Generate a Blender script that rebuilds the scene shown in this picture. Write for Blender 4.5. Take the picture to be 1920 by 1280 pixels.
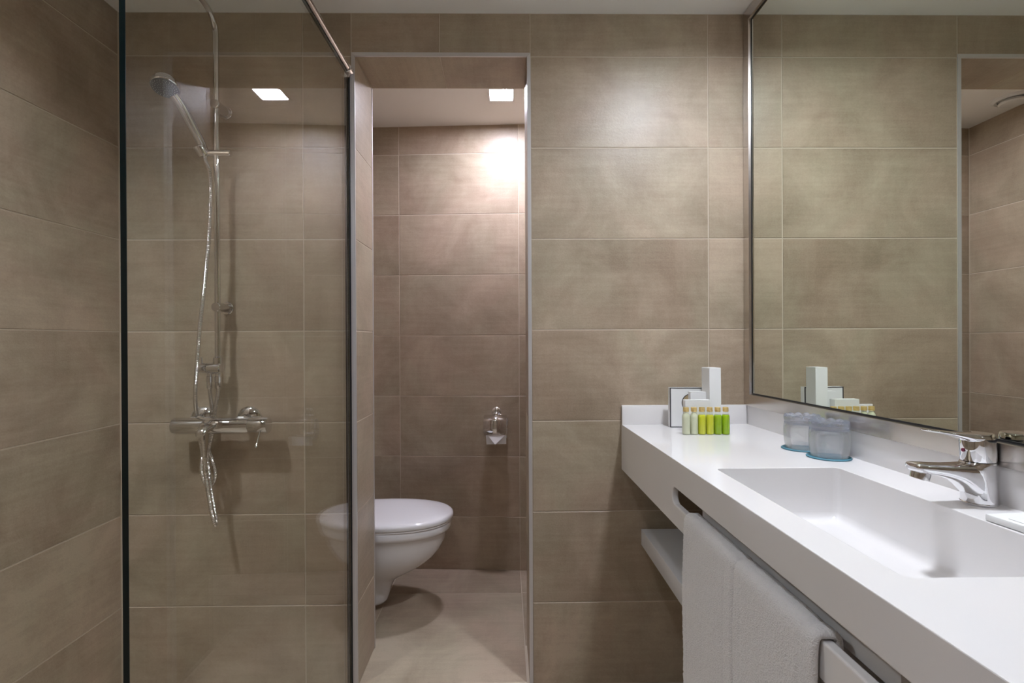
import bpy, bmesh, math, random
from mathutils import Vector, Matrix
random.seed(7)
for o in list(bpy.data.objects):
    bpy.data.objects.remove(o, do_unlink=True)
S = bpy.context.scene
COL = S.collection
PI = math.pi

# ------------------------------------------------------------------ camera
F_PX = 950.0
cam_d = bpy.data.cameras.new('camera')
cam_d.sensor_fit = 'HORIZONTAL'
cam_d.sensor_width = 36.0
cam_d.lens = 36.0 * F_PX / 1920.0
cam_d.clip_start = 0.01
cam = bpy.data.objects.new('camera', cam_d)
COL.objects.link(cam)
YAW, PITCH, ROLL = 0.01286, -0.00242, -0.0047
fw = Vector((math.sin(YAW) * math.cos(PITCH), math.cos(YAW) * math.cos(PITCH), math.sin(PITCH)))
rt = fw.cross(Vector((0, 0, 1))).normalized()
up = rt.cross(fw)
rt, up = (math.cos(ROLL) * rt + math.sin(ROLL) * up), (math.cos(ROLL) * up - math.sin(ROLL) * rt)
mw = Matrix((rt, up, -fw)).transposed().to_4x4()
mw.translation = Vector((0.0, -1.6818, 1.145))
cam.matrix_world = mw
S.camera = cam

# ------------------------------------------------------------------ world and exposure
W = bpy.data.worlds.new('world')
S.world = W
W.use_nodes = True
W.node_tree.nodes['Background'].inputs[0].default_value = (0.6, 0.62, 0.65, 1)
W.node_tree.nodes['Background'].inputs[1].default_value = 0.02
S.view_settings.view_transform = 'Standard'
S.view_settings.look = 'None'
S.view_settings.gamma = 1.0
S.view_settings.use_curve_mapping = False
S.view_settings.exposure = 0.0

# lamp radiance of the square ceiling panels (basin, added fill, shower, toilet niche)
LAMP_VANITY, LAMP_FILL, LAMP_SHOWER, LAMP_NICHE = 460.0, 200.0, 560.0, 355.0

# ------------------------------------------------------------------ main measures (metres)
X_LEFT, X_RIGHT, X_MIRROR = -1.2651, 0.815, 0.803
Y_REAR = -2.45
Z_CEIL, Z_CEIL_N = 2.228, 2.218
T_WALL = 0.2163
OPEN_L, OPEN_R, OPEN_T = -0.4936, 0.0755, 2.085
TRIM = 0.0115
GAP, TT = 0.0034, 0.0013      # tile joint width, joint recess
NX_L, NX_R = -0.77, 0.45
ROWS = [0.0, 0.273, 0.575, 0.877, 1.179, 1.481, 1.783, 2.085, Z_CEIL]
ROWS_N = [0.0, 0.265, 0.567, 0.869, 1.171, 1.473, 1.775, 2.077, Z_CEIL_N]
X_GLASS = -0.512
COUNTER_Z, TILT = 0.864, -0.0135
X_FRONT, X_SPLASH = 0.3844, 0.80


def niche_y(x):
    return 0.869 - 0.0536 * (x + 0.53)


# ------------------------------------------------------------------ materials
MATS = {}


def new_mat(name):
    m = bpy.data.materials.new(name)
    m.use_nodes = True
    MATS[name] = m
    nt = m.node_tree
    return m, nt, nt.nodes, nt.links, nt.nodes['Principled BSDF']


def simple(name, col, rough=0.5, metal=0.0, spec=0.5, coat=0.0, trans=0.0, ior=1.45, bump=None, sheen=0.0, sub=0.0):
    m, nt, N, L, b = new_mat(name)
    b.inputs['Base Color'].default_value = (*col, 1)
    b.inputs['Roughness'].default_value = rough
    b.inputs['Metallic'].default_value = metal
    b.inputs['Specular IOR Level'].default_value = spec
    b.inputs['Coat Weight'].default_value = coat
    b.inputs['Coat Roughness'].default_value = 0.06
    b.inputs['Transmission Weight'].default_value = trans
    b.inputs['IOR'].default_value = ior
    b.inputs['Sheen Weight'].default_value = sheen
    if bump:
        sc, st, di = bump
        tc = N.new('ShaderNodeTexCoord')
        n = N.new('ShaderNodeTexNoise')
        n.inputs['Scale'].default_value = sc
        n.inputs['Detail'].default_value = 4
        L.new(tc.outputs['Object'], n.inputs['Vector'])
        bp = N.new('ShaderNodeBump')
        bp.inputs['Strength'].default_value = st
        bp.inputs['Distance'].default_value = di
        L.new(n.outputs['Fac'], bp.inputs['Height'])
        L.new(bp.outputs['Normal'], b.inputs['Normal'])
    return m


def tile_material(name, dark, light, rough):
    m, nt, N, L, b = new_mat(name)
    tc = N.new('ShaderNodeTexCoord')
    oi = N.new('ShaderNodeObjectInfo')
    mul = N.new('ShaderNodeMath'); mul.operation = 'MULTIPLY'; mul.inputs[1].default_value = 37.0
    L.new(oi.outputs['Random'], mul.inputs[0])
    add = N.new('ShaderNodeVectorMath'); add.operation = 'ADD'
    L.new(tc.outputs['Object'], add.inputs[0]); L.new(mul.outputs[0], add.inputs[1])

    def noise(scale, detail, rough_, mp=None, dist=0.0):
        n = N.new('ShaderNodeTexNoise')
        n.inputs['Scale'].default_value = scale
        n.inputs['Detail'].default_value = detail
        n.inputs['Roughness'].default_value = rough_
        n.inputs['Distortion'].default_value = dist
        if mp:
            k = N.new('ShaderNodeMapping')
            k.inputs['Scale'].default_value = mp
            L.new(add.outputs[0], k.inputs['Vector'])
            L.new(k.outputs[0], n.inputs['Vector'])
        else:
            L.new(add.outputs[0], n.inputs['Vector'])
        return n

    def madd(a, f, c):
        k = N.new('ShaderNodeMath'); k.operation = 'MULTIPLY_ADD'
        L.new(a, k.inputs[0]); k.inputs[1].default_value = f
        if isinstance(c, float):
            k.inputs[2].default_value = c
        else:
            L.new(c, k.inputs[2])
        return k.outputs[0]
    cloud = noise(4.0, 7, 0.62, None, 0.6)
    streak = noise(1.0, 5, 0.6, (5.0, 70.0, 5.0))
    streak2 = noise(1.0, 4, 0.6, (60.0, 6.0, 5.0))
    speck = noise(190.0, 3, 0.6)
    grainy = noise(420.0, 2, 0.5)
    v = madd(cloud.outputs['Fac'], 1.15, -0.42)
    v = madd(streak.outputs['Fac'], 0.34, v)
    v = madd(streak2.outputs['Fac'], 0.14, v)
    v = madd(speck.outputs['Fac'], 0.30, v)
    v = madd(oi.outputs['Random'], 0.16, v)
    cr = N.new('ShaderNodeValToRGB')
    cr.color_ramp.elements[0].position = 0.28
    cr.color_ramp.elements[0].color = (*dark, 1)
    cr.color_ramp.elements[1].position = 0.86
    cr.color_ramp.elements[1].color = (*light, 1)
    L.new(v, cr.inputs['Fac'])
    hue = noise(2.6, 4, 0.6, None, 0.8)
    hr = N.new('ShaderNodeValToRGB')
    hr.color_ramp.elements[0].position = 0.36
    hr.color_ramp.elements[0].color = (1.0, 0.945, 0.90, 1)
    hr.color_ramp.elements[1].position = 0.64
    hr.color_ramp.elements[1].color = (0.945, 0.965, 0.90, 1)
    L.new(hue.outputs['Fac'], hr.inputs['Fac'])
    mc = N.new('ShaderNodeMixRGB'); mc.blend_type = 'MULTIPLY'; mc.inputs[0].default_value = 1.0
    L.new(cr.outputs['Color'], mc.inputs[1]); L.new(hr.outputs['Color'], mc.inputs[2])
    L.new(mc.outputs[0], b.inputs['Base Color'])
    rr = N.new('ShaderNodeMapRange')
    rr.inputs['To Min'].default_value = rough - 0.06
    rr.inputs['To Max'].default_value = rough + 0.08
    L.new(cloud.outputs['Fac'], rr.inputs['Value'])
    L.new(rr.outputs[0], b.inputs['Roughness'])
    fine = noise(1.0, 4, 0.6, (45.0, 150.0, 40.0))
    fb = madd(fine.outputs['Fac'], 0.45, speck.outputs['Fac'])
    fb = madd(grainy.outputs['Fac'], 0.35, fb)
    bp = N.new('ShaderNodeBump')
    bp.inputs['Strength'].default_value = 0.28
    bp.inputs['Distance'].default_value = 0.0012
    L.new(fb, bp.inputs['Height'])
    L.new(bp.outputs['Normal'], b.inputs['Normal'])
    b.inputs['Specular IOR Level'].default_value = 0.5
    return m


def clear_glass(name, tint, ior=1.48, rough=0.0, haze=0.0, haze_col=(0.9, 0.92, 0.95), refr=0.0):
    """clear pane: light passes straight through with a tint, Fresnel reflection on both faces"""
    m, nt, N, L, b = new_mat(name)
    N.remove(b)
    out = N['Material Output']
    tr = N.new('ShaderNodeBsdfTransparent'); tr.inputs[0].default_value = (*tint, 1)
    gl = N.new('ShaderNodeBsdfGlossy'); gl.inputs['Roughness'].default_value = rough
    fr = N.new('ShaderNodeFresnel')
    ge = N.new('ShaderNodeNewGeometry')
    mx = N.new('ShaderNodeMapRange')
    mx.inputs['To Min'].default_value = ior
    mx.inputs['To Max'].default_value = 1.0 / ior
    L.new(ge.outputs['Backfacing'], mx.inputs['Value'])
    L.new(mx.outputs[0], fr.inputs['IOR'])
    ms = N.new('ShaderNodeMixShader')
    L.new(fr.outputs[0], ms.inputs[0]); L.new(tr.outputs[0], ms.inputs[1]); L.new(gl.outputs[0], ms.inputs[2])
    if refr:
        gb = N.new('ShaderNodeBsdfGlass'); gb.inputs['IOR'].default_value = 1.48; gb.inputs['Roughness'].default_value = 0.0
        gb.inputs['Color'].default_value = (*tint, 1)
        m4 = N.new('ShaderNodeMixShader'); m4.inputs[0].default_value = refr
        L.new(ms.outputs[0], m4.inputs[1]); L.new(gb.outputs[0], m4.inputs[2])
        ms = m4
    last = ms
    if haze:  # pale diffuse share mixed in to lighten the tumbler glass
        df_ = N.new('ShaderNodeBsdfTranslucent'); df_.inputs[0].default_value = (*haze_col, 1)
        dd_ = N.new('ShaderNodeBsdfDiffuse'); dd_.inputs[0].default_value = (*haze_col, 1)
        m2 = N.new('ShaderNodeMixShader'); m2.inputs[0].default_value = 0.5
        L.new(df_.outputs[0], m2.inputs[1]); L.new(dd_.outputs[0], m2.inputs[2])
        m3 = N.new('ShaderNodeMixShader'); m3.inputs[0].default_value = haze
        L.new(ms.outputs[0], m3.inputs[1]); L.new(m2.outputs[0], m3.inputs[2])
        last = m3
    L.new(last.outputs[0], out.inputs['Surface'])
    return m


def emit_mat(name, col, strength):
    m, nt, N, L, b = new_mat(name)
    b.inputs['Base Color'].default_value = (0.9, 0.9, 0.9, 1)
    b.inputs['Emission Color'].default_value = (*col, 1)
    b.inputs['Emission Strength'].default_value = strength
    return m


M_TILE = tile_material('taupe_cement_tile', (0.258, 0.197, 0.145), (0.460, 0.378, 0.296), 0.38)
M_FLOOR = tile_material('taupe_floor_tile', (0.290, 0.228, 0.173), (0.480, 0.398, 0.318), 0.42)
M_GROUT = simple('beige_grout', (0.55, 0.47, 0.38), 0.9, bump=(300, 0.3, 0.001))
M_CEIL = simple('white_ceiling_paint', (0.86, 0.84, 0.81), 0.85, spec=0.2, bump=(60, 0.08, 0.001))
M_ALU = simple('satin_aluminium', (0.62, 0.60, 0.60), 0.38, metal=0.55)
M_CHROME = simple('polished_chrome', (0.80, 0.80, 0.82), 0.045, metal=1.0)
M_CHROME_S = simple('satin_chrome', (0.66, 0.65, 0.65), 0.16, metal=1.0)
M_STEEL = simple('brushed_steel', (0.64, 0.60, 0.56), 0.22, metal=1.0, bump=(120, 0.05, 0.0005))
M_BLACK = simple('black_rubber', (0.012, 0.012, 0.014), 0.35)
M_NOZZLE = simple('grey_nozzle_plate', (0.075, 0.078, 0.085), 0.4)
M_WDOT = simple('pale_silicone', (0.62, 0.62, 0.62), 0.5)
M_GLASS = clear_glass('shower_glass', (0.975, 0.985, 0.962))
M_GEDGE = simple('green_glass_edge', (0.003, 0.013, 0.015), 0.22, spec=0.6)
M_SOLID = simple('white_solid_surface', (0.77, 0.75, 0.745), 0.08, spec=0.5)
M_SHELF = simple('white_laminate', (0.78, 0.775, 0.785), 0.25)
M_MIRROR = simple('mirror_silver', (0.825, 0.86, 0.785), 0.0, metal=1.0)
M_CERAMIC = simple('white_ceramic', (0.80, 0.785, 0.80), 0.10, coat=0.4)
M_SEAT = simple('white_plastic_seat', (0.80, 0.785, 0.80), 0.16)
M_PAPER = simple('white_paper', (0.82, 0.81, 0.82), 0.9, spec=0.1)
M_CARD = simple('white_carton', (0.80, 0.80, 0.79), 0.55, spec=0.3)
M_BLACKP = simple('black_print', (0.02, 0.02, 0.03), 0.5)
M_BROWNP = simple('tan_print', (0.36, 0.27, 0.15), 0.6)
M_COASTER = simple('teal_coaster', (0.070, 0.205, 0.270), 0.55)
M_TUMBLER = clear_glass('tumbler_glass', (0.985, 0.99, 0.992), 1.45, haze=0.07, refr=0.45)
M_TBASE = clear_glass('thick_tumbler_base', (0.90, 0.92, 0.97), 1.7, haze=0.10, haze_col=(0.78, 0.82, 0.92), refr=0.6)
M_BOTTLE = clear_glass('bottle_glass', (0.97, 0.98, 0.96), 1.45)
M_GOLD = simple('gold_cap', (0.80, 0.60, 0.25), 0.32, metal=0.6)
M_LOTION = simple('cream_lotion', (0.66, 0.67, 0.50), 0.35, coat=0.2)
M_YELLOW = simple('yellow_green_liquid', (0.68, 0.70, 0.04), 0.15, trans=0.15, coat=0.3)
M_GREEN = simple('bright_green_liquid', (0.34, 0.53, 0.010), 0.15, trans=0.15, coat=0.3)
M_TOWEL = simple('white_terry', (0.86, 0.84, 0.84), 0.95, spec=0.1, bump=(420, 0.9, 0.004), sheen=0.35)
M_VENT = simple('white_plastic', (0.75, 0.74, 0.72), 0.4)
M_RED = simple('red_dot', (0.22, 0.02, 0.06), 0.3)
M_HOOD = simple('grey_light_shield', (0.30, 0.29, 0.28), 0.5)
M_PLASTER = simple('pale_wall_paint', (0.62, 0.58, 0.53), 0.8)

# ------------------------------------------------------------------ mesh helpers


def link(name, me, mat, parent=None, kind=None):
    o = bpy.data.objects.new(name, me)
    COL.objects.link(o)
    if mat and not me.materials:
        me.materials.append(mat)
    if parent:
        o.parent = parent
    if kind:
        o['kind'] = kind
    return o


def finish(me, smooth=None):
    if smooth:
        for p in me.polygons:
            p.use_smooth = True
        me.set_sharp_from_angle(angle=math.radians(smooth))
    me.update()
    return me


def mesh(verts, faces, smooth=None, fix=True):
    me = bpy.data.meshes.new('m')
    me.from_pydata([tuple(v) for v in verts], [], faces)
    if fix:
        bm = bmesh.new(); bm.from_mesh(me)
        bmesh.ops.recalc_face_normals(bm, faces=bm.faces)
        bm.to_mesh(me); bm.free()
    return finish(me, smooth)


def box_mesh(x0, x1, y0, y1, z0, z1, bev=0.0, seg=2, smooth=40):
    bm = bmesh.new()
    bmesh.ops.create_cube(bm, size=1.0)
    for v in bm.verts:
        v.co = Vector(((x0 + x1) / 2 + v.co.x * (x1 - x0), (y0 + y1) / 2 + v.co.y * (y1 - y0), (z0 + z1) / 2 + v.co.z * (z1 - z0)))
    if bev:
        bmesh.ops.bevel(bm, geom=list(bm.edges), offset=bev, segments=seg, affect='EDGES', profile=0.5)
    me = bpy.data.meshes.new('m')
    bm.to_mesh(me); bm.free()
    return finish(me, smooth if bev else None)


def boxes_mesh(bl):
    v, f = [], []
    for (x0, x1, y0, y1, z0, z1) in bl:
        n = len(v)
        v += [(x0, y0, z0), (x1, y0, z0), (x1, y1, z0), (x0, y1, z0), (x0, y0, z1), (x1, y0, z1), (x1, y1, z1), (x0, y1, z1)]
        f += [tuple(n + i for i in q) for q in ((0, 3, 2, 1), (4, 5, 6, 7), (0, 1, 5, 4), (1, 2, 6, 5), (2, 3, 7, 6), (3, 0, 4, 7))]
    return mesh(v, f, fix=False)


def frame_from(axis):
    a = Vector(axis).normalized()
    t = Vector((0, 0, 1)) if abs(a.z) < 0.9 else Vector((1, 0, 0))
    u = a.cross(t).normalized()
    return a, u, a.cross(u)


def lathe(profile, seg=32, axis=(0, 0, 1), org=(0, 0, 0), smooth=35, close=False, rfun=None):
    """profile: list of (radius, height); revolves around axis through org"""
    a, u, w = frame_from(axis)
    o = Vector(org)
    v, f = [], []
    for k, (r, h) in enumerate(profile):
        for i in range(seg):
            t = 2 * PI * i / seg
            rr = r * (rfun(t, k) if rfun else 1.0)
            v.append(o + a * h + (u * math.cos(t) + w * math.sin(t)) * rr)
    n = len(profile)
    for k in range(n - 1 if not close else n):
        k2 = (k + 1) % n
        for i in range(seg):
            j = (i + 1) % seg
            f.append((k * seg + i, k * seg + j, k2 * seg + j, k2 * seg + i))
    if not close:
        f.append(tuple(range(seg - 1, -1, -1)))
        f.append(tuple((n - 1) * seg + i for i in range(seg)))
    return mesh(v, f, smooth)


def cyl(p0, p1, r, seg=24, bev=0.0015, r1=None):
    p0, p1 = Vector(p0), Vector(p1)
    h = (p1 - p0).length
    r1 = r if r1 is None else r1
    b = min(bev, r * 0.5)
    return lathe([(r - b, 0), (r, b), (r1, h - b), (r1 - b, h)], seg, p1 - p0, p0)


def spline(pts, n):
    """Catmull-Rom samples, n per span"""
    P = [Vector(p) for p in pts]
    P = [P[0] * 2 - P[1]] + P + [P[-1] * 2 - P[-2]]
    out = []
    for i in range(1, len(P) - 2):
        a, b, c, d = P[i - 1], P[i], P[i + 1], P[i + 2]
        for k in range(n):
            t = k / n
            out.append(0.5 * ((2 * b) + (c - a) * t + (2 * a - 5 * b + 4 * c - d) * t * t + (3 * b - a - 3 * c + d) * t ** 3))
    out.append(P[-2])
    return out


def resample(pts, step):
    out = [pts[0]]
    acc = 0.0
    for a, b in zip(pts, pts[1:]):
        L = (b - a).length
        while acc + L >= step:
            t = (step - acc) / L
            a = a.lerp(b, t); L = (b - a).length; acc = 0.0
            out.append(a)
        acc += L
    out.append(pts[-1])
    return out


def tube(pts, r, seg=10, rfun=None, smooth=60):
    """sweep a circle along pts with parallel-transported frames; rfun(i) scales radius"""
    P = [Vector(p) for p in pts]
    T = []
    for i in range(len(P)):
        a = P[max(i - 1, 0)]; b = P[min(i + 1, len(P) - 1)]
        T.append((b - a).normalized())
    _, u, w = frame_from(T[0])
    v, f = [], []
    for i, p in enumerate(P):
        if i:
            q = T[i - 1].rotation_difference(T[i])
            u = q @ u
        u = (u - T[i] * u.dot(T[i])).normalized()
        w = T[i].cross(u)
        rr = r * (rfun(i) if rfun else 1.0)
        for k in range(seg):
            t = 2 * PI * k / seg
            v.append(p + (u * math.cos(t) + w * math.sin(t)) * rr)
    for i in range(len(P) - 1):
        for k in range(seg):
            j = (k + 1) % seg
            f.append((i * seg + k, i * seg + j, (i + 1) * seg + j, (i + 1) * seg + k))
    f.append(tuple(range(seg - 1, -1, -1)))
    f.append(tuple((len(P) - 1) * seg + k for k in range(seg)))
    return mesh(v, f, smooth)


def loft(rings, caps=True, smooth=50):
    n = len(rings[0])
    v = [p for r in rings for p in r]
    f = []
    for i in range(len(rings) - 1):
        for k in range(n):
            j = (k + 1) % n
            f.append((i * n + k, i * n + j, (i + 1) * n + j, (i + 1) * n + k))
    if caps:
        f.append(tuple(range(n - 1, -1, -1)))
        f.append(tuple((len(rings) - 1) * n + k for k in range(n)))
    return mesh(v, f, smooth)


def thing(name, label, cat, loc=(0, 0, 0), rot=(0, 0, 0), group=None):
    o = bpy.data.objects.new(name, None)
    o.empty_display_size = 0.02
    COL.objects.link(o)
    o.location = loc
    o.rotation_euler = rot
    return tag(o, label, cat, group)


def tag(o, label, cat, group=None):
    o['label'] = label
    o['category'] = cat
    if group:
        o['group'] = group
    return o


# ------------------------------------------------------------------ tiles: each one a slab with chamfered edges
_tile = {}


def tile_mesh(w, h, mat):
    key = (round(w, 4), round(h, 4), mat.name)
    if key not in _tile:
        a, b, c = w / 2, h / 2, 0.0009
        v = []
        for (aa, bb, z) in ((a, b, -0.004), (a, b, -c), (a - c, b - c, 0)):
            v += [(-aa, -bb, z), (aa, -bb, z), (aa, bb, z), (-aa, bb, z)]
        f = [(8, 9, 10, 11)]
        for k in (0, 4):
            for i in range(4):
                j = (i + 1) % 4
                f.append((k + i, k + j, k + 4 + j, k + 4 + i))
        me = mesh(v, f, fix=False)
        me.materials.append(mat)
        _tile[key] = me
    return _tile[key]


def tiles(parent, O, U, V, us, vs, mat=M_TILE, skip=None, name='tile'):
    O, U, V = Vector(O), Vector(U).normalized(), Vector(V).normalized()
    N = U.cross(V)
    for i in range(len(us) - 1):
        for j in range(len(vs) - 1):
            u0, u1, v0, v1 = us[i], us[i + 1], vs[j], vs[j + 1]
            if skip and skip(u0, u1, v0, v1):
                continue
            w, h = u1 - u0 - GAP, v1 - v0 - GAP
            o = link(name, tile_mesh(w, h, mat), None, parent)
            m = Matrix((U, V, N)).transposed().to_4x4()
            m = m @ Matrix.Rotation(random.uniform(-.0007, .0007), 4, 'X') @ Matrix.Rotation(random.uniform(-.0007, .0007), 4, 'Y')
            m.translation = O + U * (u0 + u1) / 2 + V * (v0 + v1) / 2
            o.matrix_world = m


# ------------------------------------------------------------------ the room shell
B = 0.10   # shell thickness
floor = link('floor', boxes_mesh([(X_LEFT - B, X_RIGHT + B, Y_REAR - B, 1.05, -0.12, -TT)]), M_GROUT, kind='structure')
ux = [X_LEFT, -1.139, -0.537, 0.066, 0.668, X_RIGHT]
tiles(floor, (0, 0, 0), (1, 0, 0), (0, 1, 0), ux, [Y_REAR, -2.395, -1.793, -1.191, -0.589, 0.0], M_FLOOR, name='floor_tile')
tiles(floor, (0, 0, 0), (1, 0, 0), (0, 1, 0), [OPEN_L, 0.066, OPEN_R], [0.0, T_WALL], M_FLOOR, name='floor_tile',
      skip=lambda a, b, c, d: True)
# niche floor: full 60 cm tiles that run from the doorway line to the back joint
tiles(floor, (0, 0, 0), (1, 0, 0), (0, 1, 0), [-0.535, 0.068], [0.013, 0.615], M_FLOOR, name='floor_tile')
tiles(floor, (0, 0, 0), (1, 0, 0), (0, 1, 0), [NX_L, -0.535, 0.068, NX_R], [0.615, 0.93], M_FLOOR, name='floor_tile')
tiles(floor, (0, 0, 0), (1, 0, 0), (0, 1, 0), [NX_L, -0.535], [T_WALL, 0.615], M_FLOOR, name='floor_tile')
tiles(floor, (0, 0, 0), (1, 0, 0), (0, 1, 0), [0.068, NX_R], [T_WALL, 0.615], M_FLOOR, name='floor_tile')

ceiling = link('ceiling', boxes_mesh([(X_LEFT - B, X_RIGHT + B, Y_REAR - B, T_WALL * .5, Z_CEIL, Z_CEIL + .1)]), M_CEIL, kind='structure')
ceiling_n = link('ceiling_niche', boxes_mesh([(NX_L - .05, NX_R + .05, T_WALL * .5, 1.05, Z_CEIL_N, Z_CEIL_N + .1)]), M_CEIL, kind='structure')

wb = link('wall_back', boxes_mesh([
    (X_LEFT - B, OPEN_L - TT, TT, T_WALL - TT, 0, Z_CEIL),
    (OPEN_R + TT, X_RIGHT + B, TT, T_WALL - TT, 0, Z_CEIL),
    (OPEN_L - TT, OPEN_R + TT, TT, T_WALL - TT, OPEN_T + TT, Z_CEIL)]), M_GROUT, kind='structure')
fx, fz = (1, 0, 0), (0, 0, 1)
tiles(wb, (0, 0, 0), fx, fz, [X_LEFT, -0.6651, OPEN_L - TRIM], ROWS[:-1])
tiles(wb, (0, 0, 0), fx, fz, [OPEN_R + TRIM, 0.6787, X_RIGHT - .004], ROWS[:-1])
tiles(wb, (0, 0, 0), fx, fz, [X_LEFT, -0.6651, OPEN_L - TRIM], [2.085, Z_CEIL])
tiles(wb, (0, 0, 0), fx, fz, [OPEN_L - TRIM, -0.2136, OPEN_R + TRIM - .001], [OPEN_T + TRIM - .001, Z_CEIL])
tiles(wb, (0, 0, 0), fx, fz, [OPEN_R + TRIM - .001, 0.6787, X_RIGHT - .004], [2.085, Z_CEIL])
# reveal of the opening: jambs and lintel
tiles(wb, (OPEN_L, 0, 0), (0, 1, 0), fz, [0.004, T_WALL], ROWS[:-1])
tiles(wb, (OPEN_R, 0, 0), (0, -1, 0), fz, [-T_WALL, -0.004], ROWS[:-1])
tiles(wb, (0, 0, OPEN_T), (0, 1, 0), (1, 0, 0), [0.004, T_WALL], [OPEN_L, -0.2136, OPEN_R])
# niche side of that wall
tiles(wb, (0, T_WALL, 0), (-1, 0, 0), fz, [-NX_R, -OPEN_R - .003], ROWS_N)
tiles(wb, (0, T_WALL, 0), (-1, 0, 0), fz, [-OPEN_L + .003, -NX_L], ROWS_N)

wl = link('wall_left', boxes_mesh([(X_LEFT - B, X_LEFT - TT, Y_REAR - B, TT, 0, Z_CEIL)]), M_GROUT, kind='structure')
tiles(wl, (X_LEFT, 0, 0), (0, 1, 0), fz, [Y_REAR, -2.395, -1.793, -1.191, -0.589, -.003], ROWS)
wr = link('wall_right', boxes_mesh([(X_RIGHT + TT, X_RIGHT + B, Y_REAR - B, TT, 0, Z_CEIL)]), M_GROUT, kind='structure')
tiles(wr, (X_RIGHT, 0, 0), (0, -1, 0), fz, [0.003, 0.602, 1.204, 1.806, -Y_REAR], ROWS)
wk = link('wall_rear', boxes_mesh([(X_LEFT - B, X_RIGHT + B, Y_REAR - B, Y_REAR - TT, 0, Z_CEIL)]), M_GROUT, kind='structure')
tiles(wk, (0, Y_REAR, 0), (-1, 0, 0), fz, [-X_RIGHT, -0.41, 0.192, 0.794, -X_LEFT], ROWS)

# toilet niche walls
nl = link('wall_niche_left', boxes_mesh([(NX_L - B, NX_L - TT, T_WALL - TT, 1.05, 0, Z_CEIL_N)]), M_GROUT, kind='structure')
tiles(nl, (NX_L, 0, 0), (0, 1, 0), fz, [T_WALL, 0.28, 0.882], ROWS_N)
nr = link('wall_niche_right', boxes_mesh([(NX_R + TT, NX_R + B, T_WALL - TT, 1.05, 0, Z_CEIL_N)]), M_GROUT, kind='structure')
tiles(nr, (NX_R, 0, 0), (0, -1, 0), fz, [-0.84, -T_WALL - .002], ROWS_N)
a0, a1 = Vector((NX_L - .05, niche_y(NX_L - .05), 0)), Vector((NX_R + .05, niche_y(NX_R + .05), 0))
ub = (a1 - a0).normalized()
nb_n = ub.cross(Vector((0, 0, 1)))
q = []
for z in (0, Z_CEIL_N):
    for p, d in ((a0, -TT), (a1, -TT), (a1, -.1), (a0, -.1)):
        q.append(p + nb_n * d + Vector((0, 0, z)))
nb = link('wall_niche_back', mesh(q, [(0, 3, 2, 1), (4, 5, 6, 7), (0, 1, 5, 4), (1, 2, 6, 5), (2, 3, 7, 6), (3, 0, 4, 7)]), M_GROUT, kind='structure')
ob = Vector((0, niche_y(0), 0))
tiles(nb, ob, ub, fz, [NX_L, -0.531, 0.068, NX_R - .004], ROWS_N)

# aluminium edge trim round the opening (three mitred bars) and on the far edge of the left jamb
t1 = bpy.data.objects.new('trim_1', None); COL.objects.link(t1); t1['kind'] = 'structure'; t1['label'] = 'satin aluminium edge trim round the toilet opening'


def prism(poly, d0, d1, ax):
    """extrude a polygon given in the plane across axis ax ('y': (x,z))"""
    v = [(x, d0, z) for x, z in poly] + [(x, d1, z) for x, z in poly]
    n = len(poly)
    f = [tuple(range(n)), tuple(range(2 * n - 1, n - 1, -1))] + [(i, (i + 1) % n, n + (i + 1) % n, n + i) for i in range(n)]
    return mesh(v, f)


tl, trr, tt = OPEN_L, OPEN_R, OPEN_T
g = 0.0004
for poly in ([(tl - TRIM, 0), (tl, 0), (tl, tt - g), (tl - TRIM, tt + TRIM - g)],
             [(trr, 0), (trr + TRIM, 0), (trr + TRIM, tt + TRIM - g), (trr, tt - g)],
             [(tl + g, tt), (trr - g, tt), (trr + TRIM - g, tt + TRIM), (tl - TRIM + g, tt + TRIM)]):
    link('trim_bar', prism(poly, -0.0025, 0.0045, 'y'), M_ALU, t1)
t2 = link('trim_2', box_mesh(OPEN_L - .006, OPEN_L + .0018, T_WALL - .006, T_WALL + .0025, 0, OPEN_T - .002, .0006), M_ALU, kind='structure')
t2['label'] = 'thin aluminium corner trim on the far edge of the left jamb'

# ------------------------------------------------------------------ ceiling lamps


def ceiling_lamp(x, y, z, size, strength, label, col=(1.0, 1.055, 1.17), hood=0.0):
    t = thing('ceiling_lamp', label, 'ceiling light', (x, y, z), group='square ceiling lamps')
    h, w = size / 2, 0.009
    v = []
    for (s, zz) in ((h + w, 0), (h + w, -.004), (h, -.006), (h, -.002)):
        v += [(-s, -s, zz), (s, -s, zz), (s, s, zz), (-s, s, zz)]
    f = []
    for k in (0, 4, 8):
        for i in range(4):
            j = (i + 1) % 4
            f.append((k + i, k + j, k + 4 + j, k + 4 + i))
    if hood:
        # unseen hood: an open box added to cut off light to the sides
        link('light_shield', boxes_mesh([(-h - .012, -h - .002, -h - .012, h + .012, -hood, 0), (h + .002, h + .012, -h - .012, h + .012, -hood, 0),
                                    (-h - .002, h + .002, -h - .012, -h - .002, -hood, 0), (-h - .002, h + .002, h + .002, h + .012, -hood, 0)]), M_HOOD, t)
    else:
        link('frame', mesh(v, f), M_VENT, t)
    link('diffuser', mesh([(-h, -h, -.003), (h, -h, -.003), (h, h, -.003), (-h, h, -.003), (-h, -h, -.001), (h, -h, -.001), (h, h, -.001), (-h, h, -.001)],
                          [(0, 3, 2, 1), (4, 5, 6, 7), (0, 1, 5, 4), (1, 2, 6, 5), (2, 3, 7, 6), (3, 0, 4, 7)], fix=False),
         emit_mat('lamp_glow', col, strength), t)
    return t


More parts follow.
